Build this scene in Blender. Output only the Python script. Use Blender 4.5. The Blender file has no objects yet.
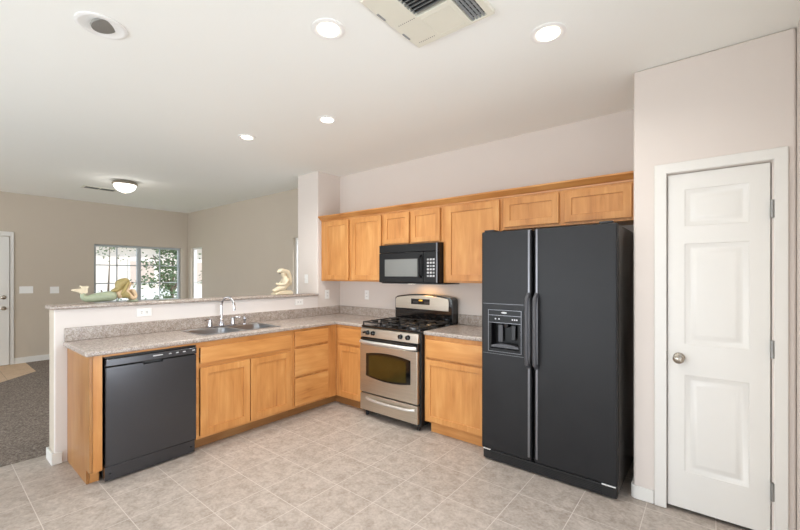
import bpy, bmesh, math, random
from mathutils import Vector, Matrix
random.seed(7)
S = bpy.context.scene
COL = S.collection
PI = math.pi

# ------------------------------------------------------------------ camera
cd = bpy.data.cameras.new('camera'); cam = bpy.data.objects.new('camera', cd); COL.objects.link(cam)
cam.location = (3.840, -3.491, 1.424)
cam.rotation_euler = (math.radians(90), 0, math.radians(38.67))
cd.sensor_width = 36.0; cd.lens = 36.0 * 386.5 / 800.0
cd.shift_x = -1.65 / 800.0; cd.shift_y = 9.61 / 800.0
cd.clip_start = 0.02; cd.clip_end = 200
S.camera = cam

# ------------------------------------------------------------------ world, exposure
w = bpy.data.worlds.new('world'); S.world = w; w.use_nodes = True
nt = w.node_tree; nt.nodes.clear()
bg = nt.nodes.new('ShaderNodeBackground'); ou = nt.nodes.new('ShaderNodeOutputWorld')
tc = nt.nodes.new('ShaderNodeTexCoord'); sp = nt.nodes.new('ShaderNodeSeparateXYZ'); cr = nt.nodes.new('ShaderNodeValToRGB')
cr.color_ramp.elements[0].position = 0.0; cr.color_ramp.elements[0].color = (0.95, 0.96, 1.0, 1)
cr.color_ramp.elements[1].position = 0.6; cr.color_ramp.elements[1].color = (0.62, 0.78, 1.0, 1)
nt.links.new(tc.outputs['Generated'], sp.inputs[0]); nt.links.new(sp.outputs['Z'], cr.inputs[0])
nt.links.new(cr.outputs[0], bg.inputs[0]); nt.links.new(bg.outputs[0], ou.inputs[0])
bg.inputs[1].default_value = 2.2

def area(name, loc, rot, sx, sy, power, col=(1, 1, 1), spread=180):
    l = bpy.data.lights.new(name, 'AREA'); l.shape = 'RECTANGLE'; l.size = sx; l.size_y = sy
    l.energy = power; l.color = col; l.spread = math.radians(spread)
    o = bpy.data.objects.new(name, l); COL.objects.link(o); o.location = loc; o.rotation_euler = rot
    return o
sun = bpy.data.lights.new('sun', 'SUN'); sun.energy = 4.5; sun.angle = math.radians(3); sun.color = (1, .96, .9)
so = bpy.data.objects.new('sun', sun); COL.objects.link(so); so.rotation_euler = (math.radians(-30), math.radians(35), 0)
# right slider's daylight; the two rear lamps are added fill outside assumed openings
area('fill_rear', (1.25, -6.85, 1.05), (math.radians(114), 0, 0), 3.8, 2.0, 160, (.86, .94, 1.0))
area('fill_living', (-2.9, -6.75, 1.25), (math.radians(92), 0, 0), 2.2, 2.0, 55, (.9, .95, 1.0))
area('daylight_right_slider', (4.80, -2.25, .93), (math.radians(100), 0, math.radians(90)), 1.75, 1.9, 24, (.86, .94, 1.0), 95)

S.view_settings.view_transform = 'Standard'; S.view_settings.look = 'None'
S.view_settings.exposure = -0.12; S.view_settings.gamma = 1.0; S.view_settings.use_curve_mapping = False
try:
    S.cycles.use_denoising = True; S.cycles.max_bounces = 10; S.cycles.diffuse_bounces = 6
    S.cycles.sample_clamp_indirect = 6.0
except Exception: pass

# ------------------------------------------------------------------ materials
def srgb(r, g, b):
    f = lambda c: (c / 255 / 12.92) if c / 255 <= .04045 else ((c / 255 + .055) / 1.055) ** 2.4
    return (f(r), f(g), f(b), 1)
def newmat(name):
    m = bpy.data.materials.new(name); m.use_nodes = True
    return m, m.node_tree, m.node_tree.nodes['Principled BSDF']
def plain(name, col, rough=.5, metal=0, noise=.0, nscale=20, bump=0, bscale=200, spec=.5, aniso=0):
    m, nt, b = newmat(name); L = nt.links
    b.inputs['Roughness'].default_value = rough; b.inputs['Metallic'].default_value = metal
    b.inputs['Specular IOR Level'].default_value = spec
    t = nt.nodes.new('ShaderNodeTexCoord')
    n = nt.nodes.new('ShaderNodeTexNoise'); n.inputs['Scale'].default_value = nscale; n.inputs['Detail'].default_value = 4
    L.new(t.outputs['Object'], n.inputs['Vector'])
    mx = nt.nodes.new('ShaderNodeMix'); mx.data_type = 'RGBA'
    k = 1 - noise
    mx.inputs[6].default_value = (col[0] * k, col[1] * k, col[2] * k, 1); mx.inputs[7].default_value = (min(1, col[0] * (1 + noise)), min(1, col[1] * (1 + noise)), min(1, col[2] * (1 + noise)), 1)
    L.new(n.outputs['Fac'], mx.inputs[0]); L.new(mx.outputs[2], b.inputs['Base Color'])
    if bump:
        n2 = nt.nodes.new('ShaderNodeTexNoise'); n2.inputs['Scale'].default_value = bscale; n2.inputs['Detail'].default_value = 3
        L.new(t.outputs['Object'], n2.inputs['Vector'])
        bp = nt.nodes.new('ShaderNodeBump'); bp.inputs['Strength'].default_value = bump; bp.inputs['Distance'].default_value = .003
        L.new(n2.outputs['Fac'], bp.inputs['Height']); L.new(bp.outputs[0], b.inputs['Normal'])
    return m
def emit(name, col, s):
    m, nt, b = newmat(name); b.inputs['Base Color'].default_value = col
    b.inputs['Emission Color'].default_value = col; b.inputs['Emission Strength'].default_value = s
    return m
def ramp(nt, pts):
    r = nt.nodes.new('ShaderNodeValToRGB'); e = r.color_ramp.elements
    e[0].position, e[0].color = pts[0]; e[1].position, e[1].color = pts[-1]
    for p, c in pts[1:-1]:
        x = e.new(p); x.color = c
    return r
def wood(name, axis, tint=1.0, rough=.32):
    m, nt, b = newmat(name); L = nt.links
    t = nt.nodes.new('ShaderNodeTexCoord'); mp = nt.nodes.new('ShaderNodeMapping'); oi = nt.nodes.new('ShaderNodeObjectInfo')
    sc = [11, 11, 11]; sc['xyz'.index(axis)] = 1.1; mp.inputs['Scale'].default_value = sc
    L.new(t.outputs['Object'], mp.inputs['Vector'])
    cmb = nt.nodes.new('ShaderNodeVectorMath'); cmb.operation = 'SCALE'; cmb.inputs[0].default_value = (13, 7, 5)
    L.new(oi.outputs['Random'], cmb.inputs['Scale']); L.new(cmb.outputs[0], mp.inputs['Location'])
    n = nt.nodes.new('ShaderNodeTexNoise'); n.inputs['Scale'].default_value = 2.2; n.inputs['Detail'].default_value = 7; n.inputs['Roughness'].default_value = .62; n.inputs['Distortion'].default_value = .6
    L.new(mp.outputs[0], n.inputs['Vector'])
    mp2 = nt.nodes.new('ShaderNodeMapping'); s2 = [3.5, 3.5, 3.5]; s2['xyz'.index(axis)] = 1.6; mp2.inputs['Scale'].default_value = s2
    L.new(t.outputs['Object'], mp2.inputs['Vector']); L.new(cmb.outputs[0], mp2.inputs['Location'])
    n2 = nt.nodes.new('ShaderNodeTexNoise'); n2.inputs['Scale'].default_value = 1.3; n2.inputs['Detail'].default_value = 2; n2.inputs['Distortion'].default_value = .8
    L.new(mp2.outputs[0], n2.inputs['Vector'])
    mx = nt.nodes.new('ShaderNodeMix'); mx.data_type = 'FLOAT'; mx.inputs[0].default_value = .5
    L.new(n.outputs['Fac'], mx.inputs[2]); L.new(n2.outputs['Fac'], mx.inputs[3])
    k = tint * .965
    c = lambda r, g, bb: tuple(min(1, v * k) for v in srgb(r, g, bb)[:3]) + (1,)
    r = ramp(nt, [(.30, c(168, 108, 58)), (.42, c(196, 134, 74)), (.56, c(209, 149, 87)), (.72, c(222, 168, 106))])
    L.new(mx.outputs[0], r.inputs[0])
    # small dark knots
    v = nt.nodes.new('ShaderNodeTexVoronoi'); v.inputs['Scale'].default_value = 3.1
    mp3 = nt.nodes.new('ShaderNodeMapping'); L.new(t.outputs['Object'], mp3.inputs['Vector']); L.new(cmb.outputs[0], mp3.inputs['Location'])
    L.new(mp3.outputs[0], v.inputs['Vector'])
    kr = ramp(nt, [(0.0, (.35, .35, .35, 1)), (0.035, (0, 0, 0, 1))]); L.new(v.outputs['Distance'], kr.inputs[0])
    m2 = nt.nodes.new('ShaderNodeMix'); m2.data_type = 'RGBA'; L.new(kr.outputs[0], m2.inputs[0]); L.new(r.outputs[0], m2.inputs[6])
    m2.inputs[7].default_value = c(140, 82, 40); L.new(m2.outputs[2], b.inputs['Base Color'])
    b.inputs['Roughness'].default_value = rough; b.inputs['Specular IOR Level'].default_value = .4
    return m
def granite(name):
    m, nt, b = newmat(name); L = nt.links; t = nt.nodes.new('ShaderNodeTexCoord')
    v = nt.nodes.new('ShaderNodeTexVoronoi'); v.inputs['Scale'].default_value = 150; L.new(t.outputs['Object'], v.inputs['Vector'])
    r = ramp(nt, [(0.0, srgb(98, 86, 80)), (.25, srgb(150, 136, 126)), (.55, srgb(180, 168, 158)), (.8, srgb(206, 198, 192)), (1.0, srgb(124, 110, 102))])
    sx = nt.nodes.new('ShaderNodeSeparateColor'); L.new(v.outputs['Color'], sx.inputs[0]); L.new(sx.outputs[0], r.inputs[0])
    n = nt.nodes.new('ShaderNodeTexNoise'); n.inputs['Scale'].default_value = 30; n.inputs['Detail'].default_value = 5; L.new(t.outputs['Object'], n.inputs['Vector'])
    r2 = ramp(nt, [(.35, srgb(150, 138, 128)), (.65, srgb(184, 174, 166))]); L.new(n.outputs['Fac'], r2.inputs[0])
    mx = nt.nodes.new('ShaderNodeMix'); mx.data_type = 'RGBA'; mx.inputs[0].default_value = .55
    L.new(r.outputs[0], mx.inputs[6]); L.new(r2.outputs[0], mx.inputs[7]); L.new(mx.outputs[2], b.inputs['Base Color'])
    b.inputs['Roughness'].default_value = .22
    return m
def tilemat(name, c1, c2, grout, pitch, ox, oy, rough=.35):
    m, nt, b = newmat(name); L = nt.links; t = nt.nodes.new('ShaderNodeTexCoord')
    mp = nt.nodes.new('ShaderNodeMapping'); mp.inputs['Location'].default_value = (-ox + pitch * 60, -oy + pitch * 60, 0)
    L.new(t.outputs['Object'], mp.inputs['Vector'])
    br = nt.nodes.new('ShaderNodeTexBrick'); br.offset = 0; br.squash = 1
    br.inputs['Scale'].default_value = 1; br.inputs['Brick Width'].default_value = pitch; br.inputs['Row Height'].default_value = pitch
    br.inputs['Mortar Size'].default_value = .0024; br.inputs['Mortar Smooth'].default_value = .3
    br.inputs['Color1'].default_value = (.35, .35, .35, 1); br.inputs['Color2'].default_value = (.65, .65, .65, 1); br.inputs['Mortar'].default_value = (.5, .5, .5, 1)
    L.new(mp.outputs[0], br.inputs['Vector'])
    n = nt.nodes.new('ShaderNodeTexNoise'); n.inputs['Scale'].default_value = 13; n.inputs['Detail'].default_value = 10; n.inputs['Roughness'].default_value = .74; n.inputs['Distortion'].default_value = .4
    L.new(t.outputs['Object'], n.inputs['Vector'])
    n3 = nt.nodes.new('ShaderNodeTexNoise'); n3.inputs['Scale'].default_value = 55; n3.inputs['Detail'].default_value = 5; L.new(t.outputs['Object'], n3.inputs['Vector'])
    mm = nt.nodes.new('ShaderNodeMix'); mm.data_type = 'FLOAT'; mm.inputs[0].default_value = .3; L.new(n.outputs['Fac'], mm.inputs[2]); L.new(n3.outputs['Fac'], mm.inputs[3])
    ad = nt.nodes.new('ShaderNodeMath'); ad.operation = 'ADD'
    sc = nt.nodes.new('ShaderNodeMath'); sc.operation = 'MULTIPLY'; sc.inputs[1].default_value = .10
    sep = nt.nodes.new('ShaderNodeSeparateColor'); L.new(br.outputs['Color'], sep.inputs[0]); L.new(sep.outputs[0], sc.inputs[0])
    L.new(mm.outputs[0], ad.inputs[0]); L.new(sc.outputs[0], ad.inputs[1])
    r = ramp(nt, [(.36, c1), (.72, c2)]); L.new(ad.outputs[0], r.inputs[0])
    mx = nt.nodes.new('ShaderNodeMix'); mx.data_type = 'RGBA'; L.new(br.outputs['Fac'], mx.inputs[0]); L.new(r.outputs[0], mx.inputs[6]); mx.inputs[7].default_value = grout
    L.new(mx.outputs[2], b.inputs['Base Color'])
    rr = nt.nodes.new('ShaderNodeMapRange'); rr.inputs[3].default_value = rough; rr.inputs[4].default_value = rough + .25
    L.new(n.outputs['Fac'], rr.inputs[0]); L.new(rr.outputs[0], b.inputs['Roughness'])
    bp = nt.nodes.new('ShaderNodeBump'); bp.inputs['Strength'].default_value = .35; bp.inputs['Distance'].default_value = .002; bp.invert = True
    L.new(br.outputs['Fac'], bp.inputs['Height']); L.new(bp.outputs[0], b.inputs['Normal'])
    return m
def carpetmat(name):
    m, nt, b = newmat(name); L = nt.links; t = nt.nodes.new('ShaderNodeTexCoord')
    n = nt.nodes.new('ShaderNodeTexNoise'); n.inputs['Scale'].default_value = 60; n.inputs['Detail'].default_value = 6; n.inputs['Roughness'].default_value = .8
    L.new(t.outputs['Object'], n.inputs['Vector'])
    r = ramp(nt, [(.36, srgb(92, 82, 74)), (.5, srgb(132, 121, 112)), (.66, srgb(176, 166, 156))]); L.new(n.outputs['Fac'], r.inputs[0])
    L.new(r.outputs[0], b.inputs['Base Color']); b.inputs['Roughness'].default_value = .95; b.inputs['Specular IOR Level'].default_value = .1
    bp = nt.nodes.new('ShaderNodeBump'); bp.inputs['Strength'].default_value = .8; bp.inputs['Distance'].default_value = .01
    L.new(n.outputs['Fac'], bp.inputs['Height']); L.new(bp.outputs[0], b.inputs['Normal'])
    return m
def brushed(name, col, rough, axis='x', metal=1.0):
    m, nt, b = newmat(name); L = nt.links; t = nt.nodes.new('ShaderNodeTexCoord'); mp = nt.nodes.new('ShaderNodeMapping')
    sc = [150, 150, 150]; sc['xyz'.index(axis)] = 2; mp.inputs['Scale'].default_value = sc; L.new(t.outputs['Object'], mp.inputs['Vector'])
    n = nt.nodes.new('ShaderNodeTexNoise'); n.inputs['Scale'].default_value = 2; n.inputs['Detail'].default_value = 3; L.new(mp.outputs[0], n.inputs['Vector'])
    r = ramp(nt, [(.3, tuple(c * .9 for c in col[:3]) + (1,)), (.7, tuple(min(1, c * 1.08) for c in col[:3]) + (1,))]); L.new(n.outputs['Fac'], r.inputs[0]); L.new(r.outputs[0], b.inputs['Base Color'])
    b.inputs['Metallic'].default_value = metal; b.inputs['Roughness'].default_value = rough
    return m
def glassmat(name, tint=(1, 1, 1, 1), transp=.9, rough=.02):
    m, nt, b = newmat(name); L = nt.links; nt.nodes.remove(b)
    o = nt.nodes['Material Output']; tr = nt.nodes.new('ShaderNodeBsdfTransparent'); gl = nt.nodes.new('ShaderNodeBsdfGlossy'); mx = nt.nodes.new('ShaderNodeMixShader')
    tr.inputs[0].default_value = tint; gl.inputs[1].default_value = rough; mx.inputs[0].default_value = 1 - transp
    L.new(tr.outputs[0], mx.inputs[1]); L.new(gl.outputs[0], mx.inputs[2]); L.new(mx.outputs[0], o.inputs[0])
    return m

M = {}
M['wall'] = plain('wall_paint_beige', srgb(219, 210, 203), .85, noise=.015, nscale=3, bump=.12, bscale=90, spec=.2)
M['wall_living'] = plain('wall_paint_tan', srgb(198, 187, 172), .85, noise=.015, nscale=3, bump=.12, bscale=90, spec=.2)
M['wall_half'] = plain('wall_paint_white', srgb(226, 220, 216), .8, noise=.015, nscale=4, bump=.15, bscale=90, spec=.2)
M['ceil'] = plain('ceiling_paint', srgb(243, 244, 240), .9, noise=.01, nscale=2, bump=.15, bscale=70, spec=.1)
M['trim'] = plain('white_gloss_trim', srgb(226, 224, 219), .38, noise=.01)
M['tile'] = tilemat('floor_tile', srgb(138, 126, 115), srgb(198, 188, 179), srgb(206, 198, 190), .334, 1.19, -.717)
M['tile_entry'] = tilemat('entry_tile', srgb(190, 160, 130), srgb(216, 190, 160), srgb(150, 130, 110), .334, -3.9, -2.41, .5)
M['carpet'] = carpetmat('carpet_pile')
M['wz'] = wood('maple_vertical', 'z'); M['wx'] = wood('maple_along_x', 'x'); M['wy'] = wood('maple_along_y', 'y')
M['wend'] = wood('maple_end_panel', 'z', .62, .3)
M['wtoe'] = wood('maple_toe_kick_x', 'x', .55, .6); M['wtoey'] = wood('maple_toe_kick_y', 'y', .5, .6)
M['granite'] = granite('granite')
M['black'] = plain('appliance_black', srgb(26, 26, 28), .34, noise=.05)
M['fridge'] = plain('textured_black_steel', srgb(30, 30, 32), .36, noise=.18, nscale=5, bump=.25, bscale=500, spec=.3)
M['fridgeside'] = plain('fridge_side_reflect_grey', srgb(96, 93, 90), .2, noise=.1, nscale=6, bump=.1, bscale=400, spec=1.0)  # grey base paints the wall's reflection onto a black side
M['dw'] = plain('dishwasher_black', srgb(80, 80, 83), .2, metal=.8, noise=.06, nscale=7, spec=.5)
M['darkgrey'] = plain('dark_grey_plastic', srgb(70, 70, 74), .4, noise=.05)
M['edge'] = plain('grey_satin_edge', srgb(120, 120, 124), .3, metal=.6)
M['gap'] = plain('seal_black', srgb(12, 12, 12), .7)
M['glossblack'] = plain('gloss_black', srgb(14, 14, 15), .08, spec=.7)
M['iron'] = plain('cast_iron', srgb(26, 26, 27), .5, bump=.3, bscale=300)
M['steel'] = brushed('brushed_steel_warm', srgb(204, 196, 182), .36, 'x')
M['sink'] = brushed('sink_steel', srgb(170, 172, 175), .28, 'y')
M['handle'] = brushed('handle_steel', srgb(226, 224, 220), .22, 'x')
M['satinbar'] = plain('satin_bar', srgb(214, 212, 208), .42, metal=.8)
M['chrome'] = plain('chrome', srgb(196, 196, 200), .10, metal=1)
M['nickel'] = plain('satin_nickel', srgb(176, 168, 156), .25, metal=1)
M['ovenglass'] = plain('oven_glass', srgb(92, 84, 44), .12, metal=.75, noise=.35, nscale=6)
M['microblack'] = plain('microwave_gloss', srgb(16, 16, 17), .3, spec=.25)
M['microglass'] = plain('microwave_window', srgb(120, 120, 116), .28, metal=.5, noise=.1, nscale=300)
M['plastic'] = plain('white_plastic', srgb(240, 240, 238), .35)
M['slot'] = plain('dark_slot', srgb(60, 55, 50), .6)
M['print'] = plain('grey_print', srgb(190, 190, 192), .4)
M['amber'] = emit('amber_digits', (1.0, .55, .05, 1), 2.2)
M['lamp'] = emit('lamp_lens', (1.0, .93, .80, 1), 4)
M['lampcool'] = emit('lamp_lens_neutral', (1.0, .97, .92, 1), 4)
M['dome'] = emit('frosted_dome', (1.0, .98, .93, 1), 3.0)
M['grille'] = plain('vent_enamel', srgb(226, 224, 210), .5, noise=.02)
M['ventdark'] = plain('duct_dark', srgb(60, 60, 62), .8)
M['ventgrey'] = plain('louver_grey', srgb(150, 152, 152), .5)
M['eyeball'] = plain('grey_lens', srgb(135, 133, 128), .4)
M['glass'] = glassmat('window_glass', (1, 1, 1, 1), .93)
M['vinyl'] = plain('window_vinyl_grey', srgb(176, 182, 184), .4)
M['vinylw'] = plain('window_vinyl_white', srgb(236, 236, 232), .4)
M['cream'] = plain('cream_ceramic', srgb(218, 206, 180), .5, noise=.12, nscale=60, bump=.4, bscale=90)
M['fishgreen'] = plain('sage_green_glaze', srgb(158, 168, 142), .4, noise=.12, nscale=50, bump=.6, bscale=120)
M['ochre'] = plain('ochre_glaze', srgb(160, 144, 92), .5, noise=.15, nscale=50, bump=.5, bscale=100)
M['skin'] = plain('peach_glaze', srgb(206, 180, 146), .5, noise=.08, nscale=50)
M['leaf'] = plain('leaf_green', srgb(96, 120, 84), .6, noise=.35, nscale=9)
M['bark'] = plain('bark', srgb(100, 84, 70), .9, noise=.2)
M['grass'] = plain('lawn', srgb(150, 160, 120), .9, noise=.2, nscale=8)
M['stucco'] = plain('pale_stucco', srgb(232, 220, 214), .9, noise=.08, nscale=2)
M['rooft'] = plain('roof_tile', srgb(206, 188, 180), .9, noise=.15)
M['fence'] = plain('white_fence', srgb(226, 226, 228), .7)
M['brass'] = plain('hinge_grey', srgb(150, 150, 148), .4, metal=.7)

# ------------------------------------------------------------------ geometry helpers
class B:
    """collects shapes in WORLD coordinates into one mesh"""
    def __init__(s): s.bm = bmesh.new()
    def box(s, x0, x1, y0, y1, z0, z1):
        v = [s.bm.verts.new(p) for p in ((x0, y0, z0), (x1, y0, z0), (x1, y1, z0), (x0, y1, z0), (x0, y0, z1), (x1, y0, z1), (x1, y1, z1), (x0, y1, z1))]
        for f in ((3, 2, 1, 0), (4, 5, 6, 7), (0, 1, 5, 4), (1, 2, 6, 5), (2, 3, 7, 6), (3, 0, 4, 7)): s.bm.faces.new([v[i] for i in f])
        return s
    def prism(s, pts, a, b, axis='y'):
        """pts = 2-D outline; extruded from a to b along axis"""
        def P(p, t):
            if axis == 'y': return (p[0], t, p[1])
            if axis == 'x': return (t, p[0], p[1])
            return (p[0], p[1], t)
        A = [s.bm.verts.new(P(p, a)) for p in pts]; Bv = [s.bm.verts.new(P(p, b)) for p in pts]
        n = len(pts)
        s.bm.faces.new(A); s.bm.faces.new(Bv[::-1])
        for i in range(n): s.bm.faces.new((A[i], Bv[i], Bv[(i + 1) % n], A[(i + 1) % n]))
        return s
    def ring(s, c, ax, r, n):
        ax = Vector(ax).normalized(); u = ax.orthogonal().normalized(); v = ax.cross(u)
        return [s.bm.verts.new(Vector(c) + (u * math.cos(2 * PI * i / n) + v * math.sin(2 * PI * i / n)) * r) for i in range(n)]
    def lathe(s, c, ax, prof, n=24):
        """prof = [(radius, distance along ax)]"""
        ax = Vector(ax).normalized(); rs = []
        for r, t in prof:
            rs.append(s.ring(Vector(c) + ax * t, ax, max(r, 1e-5), n))
        for a, b in zip(rs, rs[1:]):
            for i in range(n): s.bm.faces.new((a[i], a[(i + 1) % n], b[(i + 1) % n], b[i]))
        s.bm.faces.new(rs[0][::-1]); s.bm.faces.new(rs[-1])
        return s
    def cyl(s, p0, p1, r, n=20, r2=None):
        p0, p1 = Vector(p0), Vector(p1)
        return s.lathe(p0, p1 - p0, [(r, 0), (r if r2 is None else r2, (p1 - p0).length)], n)
    def tube(s, pts, r, n=12, flat=1.0):
        pts = [Vector(p) for p in pts]; rings = []; up = None
        for i, p in enumerate(pts):
            d = (pts[min(i + 1, len(pts) - 1)] - pts[max(i - 1, 0)]).normalized()
            if up is None: up = d.orthogonal().normalized()
            up = (up - d * up.dot(d)).normalized(); v = d.cross(up)
            rr = r[i] if isinstance(r, (list, tuple)) else r
            rings.append([s.bm.verts.new(p + up * math.cos(2 * PI * k / n) * rr + v * math.sin(2 * PI * k / n) * rr * flat) for k in range(n)])
        for a, b in zip(rings, rings[1:]):
            for i in range(n): s.bm.faces.new((a[i], a[(i + 1) % n], b[(i + 1) % n], b[i]))
        s.bm.faces.new(rings[0][::-1]); s.bm.faces.new(rings[-1])
        return s
    def sphere(s, c, r, sx=1, sy=1, sz=1, sub=2):
        g = bmesh.ops.create_icosphere(s.bm, subdivisions=sub, radius=r)
        for v in g['verts']: v.co = Vector((v.co.x * sx, v.co.y * sy, v.co.z * sz)) + Vector(c)
        return s
    def cells(s, us, vs, fill, w0, w1, axis='z'):
        """slab made of grid cells with only its outer faces; fill(i,j) tells whether a cell is solid"""
        def P(u, v, t):
            if axis == 'z': return (u, v, t)
            if axis == 'y': return (u, t, v)
            return (t, u, v)
        cache = {}
        def V(i, j, k):
            if (i, j, k) not in cache: cache[(i, j, k)] = s.bm.verts.new(P(us[i], vs[j], (w0, w1)[k]))
            return cache[(i, j, k)]
        F = lambda i, j: 0 <= i < len(us) - 1 and 0 <= j < len(vs) - 1 and fill(i, j)
        for i in range(len(us) - 1):
            for j in range(len(vs) - 1):
                if not F(i, j): continue
                for k in (0, 1): s.bm.faces.new([V(i, j, k), V(i + 1, j, k), V(i + 1, j + 1, k), V(i, j + 1, k)])
                for (di, dj, a, b) in ((-1, 0, (i, j), (i, j + 1)), (1, 0, (i + 1, j), (i + 1, j + 1)), (0, -1, (i, j), (i + 1, j)), (0, 1, (i, j + 1), (i + 1, j + 1))):
                    if not F(i + di, j + dj): s.bm.faces.new([V(*a, 0), V(*b, 0), V(*b, 1), V(*a, 1)])
        return s
    def done(s, name, mat, parent=None, bevel=0, seg=2, smooth=True, kind=None, label=None):
        bmesh.ops.recalc_face_normals(s.bm, faces=s.bm.faces[:])
        me = bpy.data.meshes.new(name); s.bm.to_mesh(me); s.bm.free()
        if smooth:
            me.shade_smooth(); me.set_sharp_from_angle(angle=math.radians(38))
        o = bpy.data.objects.new(name, me); COL.objects.link(o)
        me.materials.append(M[mat] if isinstance(mat, str) else mat)
        org = Vector((0, 0, 0))
        if parent:
            r = parent
            while r.parent: r = r.parent
            org = Vector(r['org']) if 'org' in r else Vector((0, 0, 0))
            o.parent = parent
            me.transform(Matrix.Translation(-org))
        if bevel:
            b = o.modifiers.new('bevel', 'BEVEL'); b.width = bevel; b.segments = seg; b.limit_method = 'ANGLE'; b.angle_limit = math.radians(40); b.harden_normals = smooth
        if kind: o['kind'] = kind
        if label: o['label'] = label
        return o
ROOTS = []
def thing(name, label, cat, loc, group=None):
    o = bpy.data.objects.new(name, None); COL.objects.link(o); o.location = loc; o['org'] = list(loc)
    o.empty_display_size = .05; o['label'] = label; o['category'] = cat
    if group: o['group'] = group
    ROOTS.append(o); return o
def tag(o, label, cat, group=None):
    o['label'] = label; o['category'] = cat
    if group: o['group'] = group
    return o
def struct(o): o['kind'] = 'structure'; return o
def copy_tree(o, parent=None):
    c = o.copy(); COL.objects.link(c)
    if parent: c.parent = parent
    for ch in [x for x in bpy.data.objects if x.parent == o]: copy_tree(ch, c)
    return c
def text_mesh(txt, size, mat, name, parent, loc, rot, ext=.0006):
    cu = bpy.data.curves.new(name, 'FONT'); cu.body = txt; cu.size = size; cu.extrude = ext; cu.align_x = 'CENTER'; cu.align_y = 'CENTER'
    o = bpy.data.objects.new(name, cu); COL.objects.link(o)
    bpy.context.view_layer.update()
    me = bpy.data.meshes.new_from_object(o.evaluated_get(bpy.context.evaluated_depsgraph_get()))
    bpy.data.objects.remove(o)
    n = bpy.data.objects.new(name, me); COL.objects.link(n); me.materials.clear(); me.materials.append(M[mat])
    n.parent = parent; r = parent
    while r.parent: r = r.parent
    n.location = Vector(loc) - Vector(r['org']); n.rotation_euler = rot
    return n

# ------------------------------------------------------------------ room shell
H = 2.72
XF, YL = -4.80, .07            # far living wall, living back wall
XR, YP = 4.19, -.634           # right wall, pantry wall front
YB = -6.5
struct(B().box(-.262, XR, YB, 0, -.05, 0).done('floor', 'tile', smooth=False))
struct(B().prism([(XF, -2.41), (XF, YL), (-.262, YL), (-.262, YB), (-3.0, YB), (-3.0, -3.232), (-3.9, -2.41)], -.05, .006, 'z').done('floor', 'carpet', smooth=False))
struct(B().prism([(XF, -2.412), (-3.902, -2.412), (-3.002, -3.234), (-3.002, YB), (XF, YB)], -.05, .003, 'z').done('floor', 'tile_entry', smooth=False))
struct(B().box(XF - .12, XR + .12, YB - .12, .19, H, H + .08).done('ceiling', 'ceil', smooth=False))
struct(B().box(0, XR + .12, 0, .12, -.05, H).done('wall_back', 'wall', smooth=False))
# living back wall with two narrow windows
W2 = (-4.66, -4.16); W3 = (-1.13, -.66)
us = [XF - .12, W2[0], W2[1], W3[0], W3[1], 0]; vs = [-.05, .55, 1.985, H]
struct(B().cells(us, vs, lambda i, j: not (j == 1 and i in (1, 3)), YL, YL + .12, 'y').done('wall_living', 'wall_living', smooth=False))
# far wall with the double window
WY = (-1.526, -.066)
struct(B().cells([YB, WY[0], WY[1], YL + .12], [-.05, .55, 1.975, H], lambda i, j: not (i == 1 and j == 1), XF - .12, XF, 'x').done('wall_left', 'wall_living', smooth=False))
def rc(cx, cy, r, a0, n=5):
    return [(cx + r * math.cos(math.radians(a0 + 90 * k / n)), cy + r * math.sin(math.radians(a0 + 90 * k / n))) for k in range(n + 1)]
pil = B().prism([(0, YL - .001)] + [(-.414, YL - .001)] + rc(-.398, -.357, .016, 180) + rc(-.016, -.357, .016, 270), 1.1905, H - .001, 'z')
pil.prism([(-.1665, YL - .001), (-.414, YL - .001)] + rc(-.398, -.357, .016, 180) + [(-.1665, -.373)], 0, 1.1904, 'z')
struct(pil.done('wall_pillar', 'wall'))
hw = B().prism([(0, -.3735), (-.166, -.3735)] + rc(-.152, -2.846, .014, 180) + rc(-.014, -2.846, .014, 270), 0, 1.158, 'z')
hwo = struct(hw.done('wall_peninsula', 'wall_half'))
hwo.data.materials.append(M['wall_living'])          # tan on the living side; on the end it paints in the shade
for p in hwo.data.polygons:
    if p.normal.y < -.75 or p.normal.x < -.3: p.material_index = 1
struct(B().box(-.166, 0, -.3734, -.0005, 0, 1.1903).done('wall_peninsula', 'wall', smooth=False))
# pantry wall with door opening and its return towards the refrigerator
DX0, DX1, DZ = 3.6285, 4.095, 2.033
struct(B().cells([3.452, DX0, DX1, XR - .001], [0.0, DZ, H - .001], lambda i, j: not (i == 1 and j == 0), YP, YP + .10, 'y').done('wall_pantry', 'wall', bevel=.016, seg=4))
struct(B().box(3.4525, 3.55, YP + .101, -.001, 0, H - .001).done('wall_pantry_side', 'wall', smooth=False))
# right wall with sliding door opening beside the camera, rear wall with openings added to admit fill
struct(B().cells([YB, -3.15, -1.35, .12], [-.05, .0, 2.1, H], lambda i, j: not (i == 1 and j == 1), XR, XR + .12, 'x').done('wall_right', 'wall', smooth=False))
struct(B().cells([XF - .12, -4.0, -1.8, -.6, 3.1, XR + .12], [-.05, .15, 2.35, H], lambda i, j: not (j == 1 and i in (1, 3)), YB - .12, YB, 'y').done('wall_rear', 'wall', smooth=False))

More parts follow.
